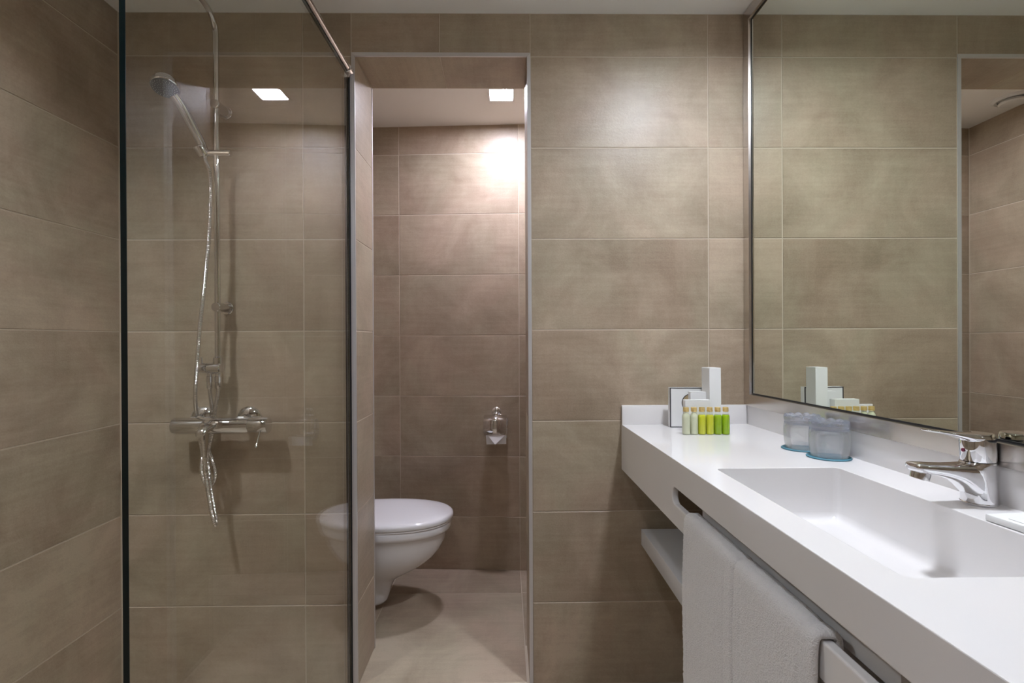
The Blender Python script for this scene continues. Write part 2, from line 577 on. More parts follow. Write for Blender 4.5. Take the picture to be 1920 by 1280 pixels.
ceiling_lamp(-0.013, 0.528, Z_CEIL_N, 0.10, LAMP_NICHE, 'glowing square ceiling lamp above the toilet niche', (1.0, 1.0, 1.20))
ceiling_lamp(0.60, -0.69, Z_CEIL, 0.105, LAMP_VANITY, 'square ceiling lamp over the white washbasin', hood=0.018)
ceiling_lamp(-0.25, -1.62, Z_CEIL, 0.105, LAMP_FILL, 'added unseen fill lamp on the ceiling above the camera', hood=0.03)  # fill lamp added out of view to brighten the room
ceiling_lamp(-1.13, -0.88, Z_CEIL, 0.105, LAMP_SHOWER, 'square ceiling lamp over the shower', hood=0.058)

# ------------------------------------------------------------------ shower screen
ss = thing('shower_screen', 'clear frameless glass shower screen standing square to the back wall', 'shower screen', (X_GLASS, 0, 0))
GT, GL, GH = 0.008, 0.995, 2.016
link('pane', box_mesh(-GT / 2, GT / 2, -GL + .0012, -.004, .006, GH - .0012), M_GLASS, ss)
pe = link('pane_edge', boxes_mesh([(-GT / 2, GT / 2, -GL, -GL + .001, .006, GH)]), M_GEDGE, ss)
pe['label'] = 'dark green front edge of the glass'
link('pane_top_edge', boxes_mesh([(-GT / 2, GT / 2, -GL + .001, -.004, GH - .001, GH)]), M_GEDGE, ss)
pw = 0.0098
pr = link('wall_profile', boxes_mesh([(-pw, -GT / 2 - .0002, -.022, 0, 0, GH - .006), (GT / 2 + .0002, pw, -.022, 0, 0, GH - .006)]), M_CHROME, ss)
link('seal', boxes_mesh([(-pw + .0008, -GT / 2 - .0003, -.0235, -.0221, .002, GH - .008), (GT / 2 + .0003, pw - .0008, -.0235, -.0221, .002, GH - .008)]), M_BLACK, pr)
bar_z = GH + .014
link('stabiliser_bar', cyl((0.002, -.012, bar_z), (0.002, -1.35, bar_z), .0105, 28), M_CHROME_S, ss)
bk = link('bracket', cyl((0.002, -.004, bar_z), (0.002, -.034, bar_z), .0145, 28, .002), M_CHROME, ss)
link('clamp', box_mesh(-.0085, .0085, -.026, -.006, GH - .014, bar_z - .006, .002), M_CHROME, bk)
link('screw', cyl((.0125, -.019, bar_z), (.0185, -.019, bar_z), .004, 12, .001), M_CHROME, bk)
link('bracket', cyl((0.002, -GL + .03, bar_z), (0.002, -GL + .06, bar_z), .0145, 28, .002), M_CHROME, ss)

# ------------------------------------------------------------------ shower column
RX, RY = -0.914, -0.06
sc = thing('shower_column', 'chrome shower riser with hand shower, hoses and wall mixer behind the glass', 'shower', (0, 0, 0))
arm_pts = [(RX, RY, 1.05), (RX, RY, 1.4), (RX, RY, 1.8), (RX, RY, 2.06), (RX, RY, 2.105), (RX, RY - .004, 2.135), (RX, RY - .018, 2.158), (RX, RY - .042, 2.174), (RX, RY - .075, 2.181), (RX, RY - .14, 2.183), (RX, RY - .38, 2.183)]
link('riser', tube(spline(arm_pts, 8), .0092, 20), M_CHROME, sc)
rs = link('rain_head', lathe([(.012, .035), (.016, .02), (.09, .012), (.1, .006), (.1, 0), (.096, -.002)], 40, (0, 0, 1), (RX, RY - .37, 2.12)), M_CHROME, sc)
link('head_socket', cyl((RX, RY - .37, 2.15), (RX, RY - .37, 2.19), .013, 20), M_CHROME, rs)
for z in (1.2545, 1.895):
    w = link('wall_bracket', cyl((RX, 0, z), (RX, RY - .012, z), .0145, 28, .002), M_CHROME_S, sc)
    link('rosette', cyl((RX, 0, z), (RX, -.008, z), .021, 28, .002), M_CHROME, w)
sl = link('slider', cyl((-0.972, RY - .002, 1.742), (-0.868, RY - .002, 1.742), .0108, 24, .002), M_CHROME, sc)
link('holder_cone', lathe([(.012, 0), (.0165, .004), (.0185, .03), (.0165, .034)], 24, Vector((-.05, -.105, .16)), (-0.951, -.064, 1.732)), M_CHROME, sl)
# hand shower
hs = link('hand_shower', tube(spline([(-0.9475, -.060, 1.742), (-0.952, -.075, 1.765), (-0.963, -.107, 1.812), (-0.974, -.138, 1.856), (-0.983, -.160, 1.880)], 6), .0125, 20,
                              rfun=lambda i: 0.86 + 0.22 * min(1, i / 8) + 0.04 * (i / 24)), M_CHROME, sc)
hn = Vector((.10, -.36, -.93)).normalized()
hc = Vector((-0.998, -.176, 1.893))
link('spray_head', lathe([(.012, -.030), (.028, -.028), (.036, -.020), (.0395, -.008), (.0390, .0), (.037, .002)], 40, hn, hc), M_CHROME, hs)
link('spray_face', lathe([(.0355, .0015), (.036, .003), (.034, .0042), (.012, .0050)], 40, hn, hc), M_NOZZLE, hs)
dv, df = [], []
a_, u_, w_ = frame_from(hn)
for rr, cnt in ((.006, 6), (.012, 10), (.018, 16), (.0245, 20), (.0305, 24)):
    for k in range(cnt):
        t = 2 * PI * k / cnt + rr * 90
        c = hc + a_ * .0042 + (u_ * math.cos(t) + w_ * math.sin(t)) * rr
        n = len(dv)
        dv += [c + u_ * .0013, c + w_ * .0013, c - u_ * .0013, c - w_ * .0013, c + a_ * .0022]
        df += [(n, n + 1, n + 4), (n + 1, n + 2, n + 4), (n + 2, n + 3, n + 4), (n + 3, n, n + 4)]
nz = link('nozzles', mesh(dv, df), M_WDOT, hs); nz['kind'] = 'stuff'


def hose(pts):
    P = resample(spline(pts, 12), .0013)
    return tube(P, .0066, 10, rfun=lambda i: (1.0, 1.0, 0.80, 0.80)[i % 4])


HA = [(-0.947, -0.060, 1.738), (-0.941, -0.075, 1.715), (-0.9206, -0.085, 1.6623), (-0.9202, -0.09, 1.5112), (-0.9345, -0.09, 1.3451), (-0.9519, -0.09, 1.1956), (-0.9631, -0.092, 1.0462), (-0.9711, -0.085, 0.9707), (-0.989, -0.050, 0.9208), (-0.9985, -0.026, 0.869), (-0.9824, -0.036, 0.8112), (-0.9669, -0.055, 0.7887), (-0.9646, -0.065, 0.7402), (-0.9566, -0.062, 0.697), (-0.9438, -0.058, 0.6839), (-0.9303, -0.055, 0.7016), (-0.9284, -0.052, 0.7281), (-0.9406, -0.048, 0.7699), (-0.9558, -0.038, 0.7994), (-0.9528, -0.026, 0.8427), (-0.948, -0.022, 0.8853), (-0.9415, -0.03, 0.9211), (-0.9214, -0.05, 0.9664), (-0.913, -0.06, 0.9963), (-0.913, -0.06, 1.02)]
HB = [(-0.9264, -0.122, 0.862), (-0.9300, -0.112, 0.825), (-0.9337, -0.102, 0.780), (-0.9340, -0.094, 0.7302), (-0.9291, -0.092, 0.6803), (-0.9207, -0.09, 0.6213), (-0.9138, -0.088, 0.5856), (-0.911, -0.083, 0.5704), (-0.9129, -0.076, 0.5837), (-0.921, -0.074, 0.6247), (-0.9312, -0.073, 0.6834), (-0.9395, -0.066, 0.7239), (-0.953, -0.05, 0.7704), (-0.9569, -0.028, 0.831), (-0.9543, -0.02, 0.8764), (-0.95, -0.03, 0.9212), (-0.9434, -0.05, 0.9666), (-0.9408, -0.06, 0.9965), (-0.9408, -0.06, 1.02)]
h1 = link('hose', hose(HA), M_CHROME, sc); h1['label'] = 'ribbed metal hose of the hand shower'
h2 = link('hose', hose(HB), M_CHROME, sc); h2['label'] = 'ribbed metal hose looping below the mixer'
# diverter
dvt = link('diverter', lathe([(.015, 0), (.0175, .002), (.0175, .024), (.0150, .0255), (.0150, .0275), (.0185, .029), (.0185, .066), (.016, .068)], 28, (1, 0, 0), (-0.970, RY, 1.061)), M_CHROME, sc)
link('diverter_knob', cyl((-0.962, RY - .004, 1.076), (-0.962, RY - .006, 1.097), .0028, 12, .001), M_CHROME, dvt)
link('riser_nut', lathe([(.0125, 0), (.0145, .002), (.0145, .022), (.0115, .026)], 24, (0, 0, 1), (RX, RY, 1.072)), M_CHROME, dvt)
for x in (-0.913, -0.9408):
    link('hose_nut', lathe([(.0078, -.05), (.0092, -.048), (.0092, -.03), (.0105, -.029), (.0105, -.012), (.0085, -.010), (.0085, .004)], 20, (0, 0, 1), (x, RY, 1.046)), M_CHROME, dvt)
# mixer
MY, MZ, MR = -0.07, 0.880, 0.0258
mx = link('mixer_body', lathe([(.021, 0), (.0245, .003), (MR, .010), (MR, .236), (.0245, .238), (.0245, .241)], 40, (1, 0, 0), (-1.049, MY, MZ)), M_CHROME, sc)
mh = link('mixer_handle', lathe([(.0245, 0), (MR, .002), (MR, .052), (.024, .058), (.012, .060)], 40, (1, 0, 0), (-0.808, MY, MZ)), M_CHROME, sc)
link('lever', tube([(-0.768, MY - .018, MZ - .012), (-0.766, MY - .034, MZ - .030), (-0.764, MY - .052, MZ - .054)], .0028, 10), M_CHROME, mh)
link('lever_tip', lathe([(.001, -.005), (.0042, -.003), (.0048, 0), (.0042, .003), (.001, .005)], 14, (0, -.5, -.8), (-0.764, MY - .053, MZ - .056)), M_CHROME, mh)
for x in (-0.9935, -0.8425):
    u = link('wall_union', lathe([(.038, 0), (.0405, .003), (.0395, .010), (.032, .017), (.0190, .022), (.0180, .060)], 36, (0, -1, -.06), (x, 0, .893)), M_CHROME, sc)
rings = []
for (y, z, hw, hh) in ((-.078, .884, .030, .017), (-.094, .884, .026, .017), (-.108, .881, .020, .016), (-.122, .874, .0165, .014), (-.134, .866, .015, .011), (-.138, .862, .012, .008)):
    rings.append([Vector((-0.926 - (y + .078) * -.02 + hw * math.cos(2 * PI * k / 24), y, z + hh * math.sin(2 * PI * k / 24))) for k in range(24)])
sp = link('spout', loft(rings), M_CHROME, sc)
link('outlet_nut', cyl((-0.9264, -.122, .868), (-0.928, -.120, .846), .0092, 20, .001), M_CHROME, sp)

# ------------------------------------------------------------------ toilet
tb = thing('wall_hung_toilet', 'white ceramic wall-hung toilet with closed lid in the niche', 'toilet', (NX_L, 0.490, 0))
NSEG = 48


def d_ring(tip, hw, z, back=0.0, pw_=0.86):
    """D outline: flat at the wall, rounded at the tip (local x from the wall)"""
    Lf = min(0.30, (tip - back) * 0.62)
    xc = tip - Lf
    pts = []
    n1 = NSEG - 8
    for k in range(n1 + 1):
        t = -PI / 2 + PI * k / n1
        c, s = math.cos(t), math.sin(t)
        pts.append(Vector((xc + Lf * (abs(c) ** pw_), hw * math.copysign(abs(s) ** 0.96, s), z)))
    for k in range(1, 8):
        pass
    pts.append(Vector((back + (xc - back) * .5, hw * .97, z)))
    pts.append(Vector((back + .004, hw * .90, z)))
    pts.append(Vector((back, hw * .86, z)))
    pts.append(Vector((back, -hw * .86, z)))
    pts.append(Vector((back + .004, -hw * .90, z)))
    pts.append(Vector((back + (xc - back) * .5, -hw * .97, z)))
    return pts


T0 = 0.77
sl_ = [(.384, .250, .166), (.3838, .238, .176), (.378, .235, .179), (.360, .236, .179), (.352, .239, .178), (.344, .250, .171), (.336, .257, .166), (.30, .266, .161), (.265, .284, .153), (.235, .308, .143),
       (.205, .345, .128), (.18, .385, .112), (.16, .425, .098), (.145, .455, .088), (.128, .478, .080), (.10, .492, .073), (.07, .500, .067), (.045, .508, .062), (.032, .520, .055), (.028, .545, .042)]
link('bowl', loft([d_ring(T0 - tx, hw, z) for z, tx, hw in sl_], smooth=50), M_CERAMIC, tb)
link('seat_ring', loft([d_ring(T0 - tx, hw, z, .085) for z, tx, hw in ((.3842, .236, .176), (.3846, .2325, .1785), (.3905, .2315, .1790), (.3910, .235, .176))]), M_SEAT, tb)
link('lid', loft([d_ring(T0 - tx, hw, z, .08) for z, tx, hw in ((.3920, .234, .176), (.3925, .2295, .181), (.396, .2275, .183), (.405, .2275, .183), (.411, .2295, .181), (.416, .235, .176), (.4195, .246, .166), (.422, .272, .142), (.4235, .32, .10), (.424, .40, .04))], smooth=60), M_SEAT, tb)
for s in (-1, 1):
    link('hinge', cyl((.062, s * .07 - .018, .396), (.062, s * .07 + .018, .396), .012, 16), M_CHROME, tb)

fv = thing('ceiling_vent', 'round white ceiling vent in the niche seen in the mirror', 'vent', (-0.672, 0.56, Z_CEIL_N))
link('vent_ring', lathe([(.055, 0), (.078, 0), (.076, -.006), (.064, -.012), (.055, -.006)], 40, close=True), M_VENT, fv)
link('vent_disc', lathe([(.03, -.002), (.03, -.012), (.049, -.014), (.051, -.020), (.045, -.026)], 40), M_VENT, fv)

# ------------------------------------------------------------------ toilet paper
hx = -0.046
hy = niche_y(hx)
rot_n = math.atan2(ub.y, ub.x)
th = thing('paper_holder', 'chrome paper holder with curved cover on the niche back wall', 'paper holder', (hx, hy, 0.79), (0, 0, rot_n))
link('rosette', lathe([(.024, 0), (.0245, .004), (.020, .010), (.012, .013)], 32, (0, -1, 0), (0, 0, 0)), M_CHROME, th)
link('arm', tube(spline([(0, -.008, 0), (0, -.035, -.002), (0, -.056, -.006)], 5), .007, 14), M_CHROME, th)
link('hinge', box_mesh(-.012, .012, -.068, -.050, -.020, .004, .004, 3), M_CHROME, th)
CR, CZ, CY_ = .060, -.071, -.058
cv = []
prof = [(-.052, -.008), (-.075, -.007), (-.098, -.011), (-.1125, -.022), (-.1175, -.040), (-.1180, -.062), (-.1165, -.078), (-.1100, -.092), (-.1060, -.098)]
prof = [Vector((0, a, b)) for a, b in prof]
prof = spline(prof, 5)
nP = len(prof)
for dx in (-.0545, .0545):
    for p in prof:
        cv.append((dx, p.y, p.z))
cover = mesh(cv, [(i, i + 1, nP + i + 1, nP + i) for i in range(nP - 1)], 60)
co = link('cover', cover, M_CHROME, th)
md = co.modifiers.new('thick', 'SOLIDIFY'); md.thickness = .0018; md.offset = 0
link('bar', cyl((-.058, CY_, CZ), (.050, CY_, CZ), .0045, 14), M_CHROME, th)
link('side_wire', tube(spline([(.050, CY_, CZ), (.056, CY_, CZ + .012), (.056, CY_ + .002, CZ + .045), (.03, CY_ + .0, CZ + .062), (0, CY_, CZ + .060)], 6), .004, 10), M_CHROME, th)
rl = thing('toilet_paper_roll', 'white toilet paper roll with folded tip under the chrome cover', 'toilet paper', (hx, hy, 0.79), (0, 0, rot_n))
link('roll', lathe([(.019, .0), (.049, .0005), (.0495, .002), (.0495, .098), (.049, .0995), (.019, .1), ], 40, (1, 0, 0), (-.046, CY_, CZ), close=True), M_PAPER, rl)
y0 = CY_ - .0505
sheet = mesh([(-.046, y0, CZ), (.053, y0, CZ), (.053, y0 + .008, -.1405), (-.042, y0 + .008, -.1435)], [(0, 1, 2, 3)])
so = link('sheet', sheet, M_PAPER, rl); mdd = so.modifiers.new('t', 'SOLIDIFY'); mdd.thickness = .0006
fold = mesh([(-.036, y0 - .0022, -.097), (.047, y0 - .0022, -.097), (.002, y0 - .016, -.139)], [(0, 1, 2)])
fo = link('folded_tip', fold, M_PAPER, rl); mdd = fo.modifiers.new('t', 'SOLIDIFY'); mdd.thickness = .0012

# ------------------------------------------------------------------ vanity (local z = 0 is the worktop surface)
VL = 1.62                       # length along the wall
va = thing('washbasin_counter', 'white solid-surface washbasin counter with towel slot along the right wall', 'washbasin', (0, 0, COUNTER_Z), (TILT, 0, 0))
BX0, BX1, BY0, BY1 = 0.4437, 0.702, -1.1245, -0.6178      # basin opening
SLOT_T, SLOT_B, RAIL_B = -0.0645, -0.1020, -0.149
SL_Y0, SL_Y1 = -1.42, -0.513


def rounded_rect(x0, x1, y0, y1, r, n=6):
    pts = []
    for cx, cy, a0_ in ((x1 - r, y1 - r, 0), (x0 + r, y1 - r, 90), (x0 + r, y0 + r, 180), (x1 - r, y0 + r, 270)):
        for k in range(n + 1):
            a = math.radians(a0_ + 90 * k / n)
            pts.append((cx + r * math.cos(a), cy + r * math.sin(a)))
    return pts


def plate_with_hole(outer, hole, z0, z1, to3):
    """slab with one hole; outer rectangle (x0,x1,y0,y1), hole = closed loop of points; to3 maps (u,v,w)"""
    x0, x1, y0, y1 = outer
    bm = bmesh.new()
    n = len(hole)
    cx = sum(p[0] for p in hole) / n; cy = sum(p[1] for p in hole) / n

    def hit(px, py):
        dx, dy = px - cx, py - cy
        t = min([s for s in (((x1 - cx) / dx) if dx > 1e-9 else 1e9, ((x0 - cx) / dx) if dx < -1e-9 else 1e9, ((y1 - cy) / dy) if dy > 1e-9 else 1e9, ((y0 - cy) / dy) if dy < -1e-9 else 1e9)])
        return (cx + dx * t, cy + dy * t)
    corners = [(x1, y1), (x0, y1), (x0, y0), (x1, y0)]
    seq = [('h', p, math.atan2(p[1] - cy, p[0] - cx)) for p in hole]
    outl = [(hit(*p), a) for _, p, a in seq]
    v, f = [], []
    inner_i, outer_i = [], []
    for k in range(n):
        v.append(hole[k]); inner_i.append(len(v) - 1)
        v.append(outl[k][0]); outer_i.append(len(v) - 1)
    corner_at = {}
    ext = []
    for c in corners:
        a = math.atan2(c[1] - cy, c[0] - cx)
        for k in range(n):
            a1_, a2_ = outl[k][1], outl[(k + 1) % n][1]
            d = (a2_ - a1_) % (2 * PI); e = (a - a1_) % (2 * PI)
            if 1e-7 < e < d - 1e-7 and d < PI:
                v.append(c); corner_at.setdefault(k, []).append((e, len(v) - 1))
    corner_at = {k: [i for _, i in sorted(c)] for k, c in corner_at.items()}
    m = len(v)
    V = [to3(x, y, z1) for x, y in v] + [to3(x, y, z0) for x, y in v]
    for k in range(n):
        j = (k + 1) % n
        fc = [inner_i[k], outer_i[k]] + corner_at.get(k, []) + [outer_i[j], inner_i[j]]
        f.append(tuple(fc)); f.append(tuple(m + i for i in reversed(fc)))
        oc = [outer_i[k]] + corner_at.get(k, []) + [outer_i[j]]
        for p, q_ in zip(oc, oc[1:]):
            f.append((p, m + p, m + q_, q_))
        f.append((inner_i[k], inner_i[j], m + inner_i[j], m + inner_i[k]))
    bm.free()
    return mesh(V, f, None)


def bevel_edges(me, w, seg, pick):
    bm = bmesh.new(); bm.from_mesh(me)
    bmesh.ops.remove_doubles(bm, verts=bm.verts, dist=1e-6)
    es = [e for e in bm.edges if len(e.link_faces) == 2 and e.calc_face_angle(0) > .8 and pick(e.verts[0].co, e.verts[1].co)]
    bmesh.ops.bevel(bm, geom=es, offset=w, segments=seg, affect='EDGES', profile=0.5)
    bm.to_mesh(me); bm.free()
    finish(me, None)


hole = rounded_rect(BX0, BX1, BY0, BY1, .012, 5)
me = plate_with_hole((X_FRONT, X_SPLASH + .012, -VL, -.0002), hole, -.014, 0.0, lambda x, y, z: (x, y, z))
top = link('worktop', me, M_SOLID, va)
bevel_edges(me, .0014, 2, lambda a, b: min(a.z, b.z) > -.001)
# front panel: band, slot with rounded ends and rail in one sheet
slot = rounded_rect(SL_Y0, SL_Y1, SLOT_B, SLOT_T, .0165, 8)
me = plate_with_hole((-VL, -.0002, RAIL_B, -.0140), slot, 0.0, 0.015, lambda y, z, w: (X_FRONT + .015 - w, y, z))
fpn = link('front_panel', me, M_SOLID, va); fpn['label'] = 'white front panel with long towel slot'
bevel_edges(me, .0030, 3, lambda a, b: max(a.z, b.z) < -.02 and abs(a.x - b.x) < 1e-5 and max(a.y, b.y) < -.01)
link('back_upstand', box_mesh(X_FRONT, X_SPLASH - .0002, -.0125, -.0004, -.0020, .0635, .0012), M_SOLID, va)
link('side_upstand', box_mesh(X_SPLASH, X_SPLASH + .012, -VL, -.0004, -.0020, .0615, .0012), M_SOLID, va)
# basin bowl: rounded loft going down, open on top
rings = []
for z, ins, r in ((-.0012, .0, .012), (-.02, .0004, .012), (-.060, .0010, .014), (-.092, .002, .016), (-.1005, .0045, .017), (-.1055, .0100, .020), (-.108, .020, .024), (-.1088, .034, .026), (-.109, .06, .03)):
    rings.append([Vector((x, y, z)) for x, y in rounded_rect(BX0 + ins, BX1 - ins, BY0 + ins, BY1 - ins, r, 5)])
n = len(rings[0])
v = [p for r in rings for p in r]
f = []
for i in range(len(rings) - 1):
    for k in range(n):
        j = (k + 1) % n
        f.append((i * n + k, (i + 1) * n + k, (i + 1) * n + j, i * n + j))
f.append(tuple((len(rings) - 1) * n + k for k in range(n)))
bowl = link('basin', mesh(v, f, 50, fix=False), M_SOLID, va)
link('basin_box', boxes_mesh([(BX0 - .022, BX1 + .02, BY0 - .02, BY0 - .008, -.118, -.0145), (BX0 - .022, BX1 + .02, BY1 + .008, BY1 + .02, -.118, -.0145),
                              (BX0 - .022, BX0 - .008, BY0 - .008, BY1 + .008, -.118, -.0145), (BX1 + .008, BX1 + .02, BY0 - .008, BY1 + .008, -.118, -.0145),
                              (BX0 - .008, BX1 + .008, BY0 - .008, BY1 + .008, -.118, -.110)]), M_SOLID, va)
link('drain', lathe([(.030, 0), (.031, .002), (.026, .004), (.004, .005)], 32, (0, 0, 1), ((BX0 + BX1) / 2 + .03, -1.055, -.1090)), M_CHROME, va)

sh = tag(link('wall_shelf', box_mesh(0.449, X_RIGHT - .001, -1.55, -.001, 0.462, 0.515, .0012), M_SHELF), 'white shelf board mounted below the washbasin counter', 'shelf')

# ------------------------------------------------------------------ mirror


def slope(y):
    return TILT * y      # lower edge follows the counter


MB0, MB1, MT = COUNTER_Z + .0622, COUNTER_Z + .1035, Z_CEIL - .003
MY0, MY1, FW = -.002, -1.95, .0415
mi = thing('wall_mirror', 'large wall mirror in a steel frame above the counter', 'mirror', (0, 0, 0))


def quad_y(y0, y1, za0, za1, zb0, zb1):
    return (y0, za0), (y1, za1), (y1, zb1), (y0, zb0)


def yz_prism(poly, x0, x1):
    n = len(poly)
    v = [(x0, y, z) for y, z in poly] + [(x1, y, z) for y, z in poly]
    f = [tuple(range(n)), tuple(range(2 * n - 1, n - 1, -1))] + [(i, (i + 1) % n, n + (i + 1) % n, n + i) for i in range(n)]
    return mesh(v, f)


oc = [(MY0, MB0 + slope(MY0)), (MY1, MB0 + slope(MY1)), (MY1, MT), (MY0, MT)]


def inset(d):
    return [(MY0 - d, MB0 + slope(MY0 - d) + d), (MY1 + d, MB0 + slope(MY1 + d) + d), (MY1 + d, MT - d), (MY0 - d, MT - d)]


i0, i1, i2, i3 = inset(0.0), inset(.0375), inset(.0397), inset(.0430)
XF, XM_ = 0.7945, X_MIRROR
names = ['bottom', 'far', 'top', 'near']
for k in range(4):
    j = (k + 1) % 4
    v = []
    for ring, x in ((i0, XF + .0005), (i0, X_RIGHT - .0005), (i1, XF), (i2, XM_ - .0012), (i2, X_RIGHT - .0005)):
        v += [(x, *ring[k]), (x, *ring[j])]
    f = [(0, 1, 5, 4), (4, 5, 7, 6), (6, 7, 9, 8), (0, 2, 3, 1), (2, 8, 9, 3), (0, 4, 6, 8, 2), (1, 3, 9, 7, 5)]
    fr_ = link('frame_bar', mesh(v, f), M_STEEL, mi)
    gk = yz_prism([i2[k], i2[j], i3[j], i3[k]], XM_ - .0016, XM_ + .001)
    link('gasket', gk, M_BLACK, fr_)
link('mirror_glass', yz_prism(i3, XM_, XM_ + .004), M_MIRROR, mi)

# ------------------------------------------------------------------ things on the counter


def on_counter(x, y):
    return (x, y, COUNTER_Z + TILT * y + .0002)


# faucet: local -x is the spout direction
fa = thing('basin_faucet', 'chrome single-lever basin mixer tap beside the basin', 'faucet', on_counter(0.7705, -0.866), (TILT, 0, 0))
NR = 28


def ering(c, hx_, hy_, tilt=0.0, pw__=1.0):
    """ellipse ring around c; tilt rotates the plane about y (0 = horizontal ring, pi/2 = facing -x)"""
    out = []
    for k in range(NR):
        t = 2 * PI * k / NR
        a = math.copysign(abs(math.cos(t)) ** pw__, math.cos(t)) * hx_
        b = math.copysign(abs(math.sin(t)) ** pw__, math.sin(t)) * hy_
        out.append(Vector((c[0] + a * math.cos(tilt), c[1] + b, c[2] + a * math.sin(tilt))))
    return out


link('base_ring', lathe([(.0235, 0), (.0245, .001), (.0245, .003), (.0235, .004)], 36), M_CHROME, fa)
body = [ering((0, 0, .003), .0235, .0235), ering((0, 0, .02), .0232, .0230), ering((-.001, 0, .04), .0240, .0228), ering((-.003, 0, .052), .0265, .0228),
        ering((-.003, 0, .060), .0268, .0228), ering((-.001, 0, .066), .0246, .0228), ering((0, 0, .0685), .0236, .0226)]
link('body', loft(body), M_CHROME, fa)
spr = []
for (x, z, hz, hy_) in ((.004, .036, .031, .0212), (-.010, .0375, .0298, .0212), (-.018, .0400, .0270, .0210), (-.026, .0438, .0228, .0206), (-.034, .0480, .0182, .0202), (-.044, .0512, .0145, .0196), (-.058, .0540, .0114, .0188), (-.076, .0566, .0094, .0178), (-.094, .0586, .0086, .0170), (-.105, .0598, .0080, .0162), (-.109, .0606, .0064, .0142), (-.1105, .0612, .0036, .010)):
    spr.append([Vector((x, hy_ * math.copysign(abs(math.cos(2 * PI * k / NR)) ** .62, math.cos(2 * PI * k / NR)), z + hz * math.copysign(abs(math.sin(2 * PI * k / NR)) ** .62, math.sin(2 * PI * k / NR)))) for k in range(NR)])
sp_ = link('spout', loft(spr), M_CHROME, fa)
link('aerator', lathe([(.0132, .002), (.0136, -.002), (.0132, -.0105), (.0112, -.0112), (.0108, -.006)], 28, (.28, 0, 1), (-.0945, 0, .0505)), M_CHROME_S, sp_)
hd = link('handle', loft([ering((.0, 0, .0695), .0228, .0222), ering((0, 0, .072), .0236, .0228), ering((-.0005, 0, .090), .0240, .0230), ering((-.0010, 0, .106), .0238, .0228), ering((-.001, 0, .112), .0232, .0222), ering((-.001, 0, .1145), .0215, .0205)]), M_CHROME, fa)
lv = []
for (x, z, hz, hy_) in ((.008, .1085, .0055, .0215), (-.010, .1080, .0068, .0215), (-.022, .1085, .0070, .0200), (-.034, .1110, .0052, .0160), (-.050, .1145, .0034, .0125), (-.066, .1172, .0026, .0115), (-.080, .1192, .0024, .0110), (-.087, .1200, .0017, .0090), (-.089, .1203, .0008, .005)):
    lv.append([Vector((x, hy_ * math.copysign(abs(math.cos(2 * PI * k / NR)) ** .7, math.cos(2 * PI * k / NR)), z + hz * math.copysign(abs(math.sin(2 * PI * k / NR)) ** .7, math.sin(2 * PI * k / NR)))) for k in range(NR)])
link('lever', loft(lv), M_CHROME, hd)
link('colour_dot', cyl((-.0245, 0, .087), (-.0258, 0, .087), .0030, 16, .0004), M_RED, hd)


def coaster(x, y, label):
    t = thing('coaster', label, 'coaster', on_counter(x, y), (TILT, 0, 0), 'teal coasters under the tumblers')
    link('disc', lathe([(.0445, 0), (.0460, .0008), (.0460, .0022), (.0450, .0030), (.040, .0030)], 48), M_COASTER, t)
    return t


def tumbler(x, y, label, rot):
    x_, y_, z_ = on_counter(x, y)
    t = thing('glass_tumbler', label, 'glass', (x_, y_, z_ + .0032), (TILT, 0, rot), 'upturned glass tumblers')
    H = .0845
    prof_o = [(.0360, 0), (.0378, .0006), (.0398, .010), (.0415, .022), (.0424, .036), (.0422, .048), (.0414, .0575), (.0404, .0612)]
    prof_i = [(.030, .0606), (.0355, .0570), (.0378, .050), (.0390, .036), (.0386, .022), (.0372, .010), (.0354, .0006)]
    link('tumbler_wall', lathe(prof_o + prof_i, 64, close=True, smooth=60), M_TUMBLER, t)
    prof_b = [(.018, .0600), (.0404, .0614), (.0402, .0640), (.0392, .0662), (.0402, .0685), (.0412, .0720), (.0412, .0785), (.0404, .0825), (.0360, H), (.024, H - .004), (.008, H - .007)]
    seg = 60
    v, f = [], []
    for k, (r, h) in enumerate(prof_b):
        for i in range(seg):
            tk = 2 * PI * i / seg
            c = abs(math.sin(6 * tk))
            hh = h - ((0, 0, 0, 0, 0, 0, .002, .004, .0055, .003, 0)[k]) * (1 - c)
            rr = r * (1 + (0, 0, .006, .012, .0, .008, .012, .016, .03, .0, 0)[k] * (c - .5))
            v.append((rr * math.cos(tk), rr * math.sin(tk), hh))
    for k in range(len(prof_b) - 1):
        for i in range(seg):
            j = (i + 1) % seg
            f.append((k * seg + i, k * seg + j, (k + 1) * seg + j, (k + 1) * seg + i))
    f.append(tuple(range(seg - 1, -1, -1)))
    f.append(tuple((len(prof_b) - 1) * seg + i for i in range(seg)))
    tbs = link('thick_base', mesh(v, f), M_TBASE, t)
    tbs['label'] = 'thick cut glass base'
    return t


coaster(0.7455, -0.521, 'teal round coaster under the tumbler nearer the tap')
coaster(0.7400, -0.424, 'teal round coaster under the tumbler farther from the tap')
tumbler(0.7475, -0.521, 'upturned clear glass tumbler nearer the tap', 0.1)
tumbler(0.7415, -0.425, 'upturned clear glass tumbler farther from the tap', 0.5)

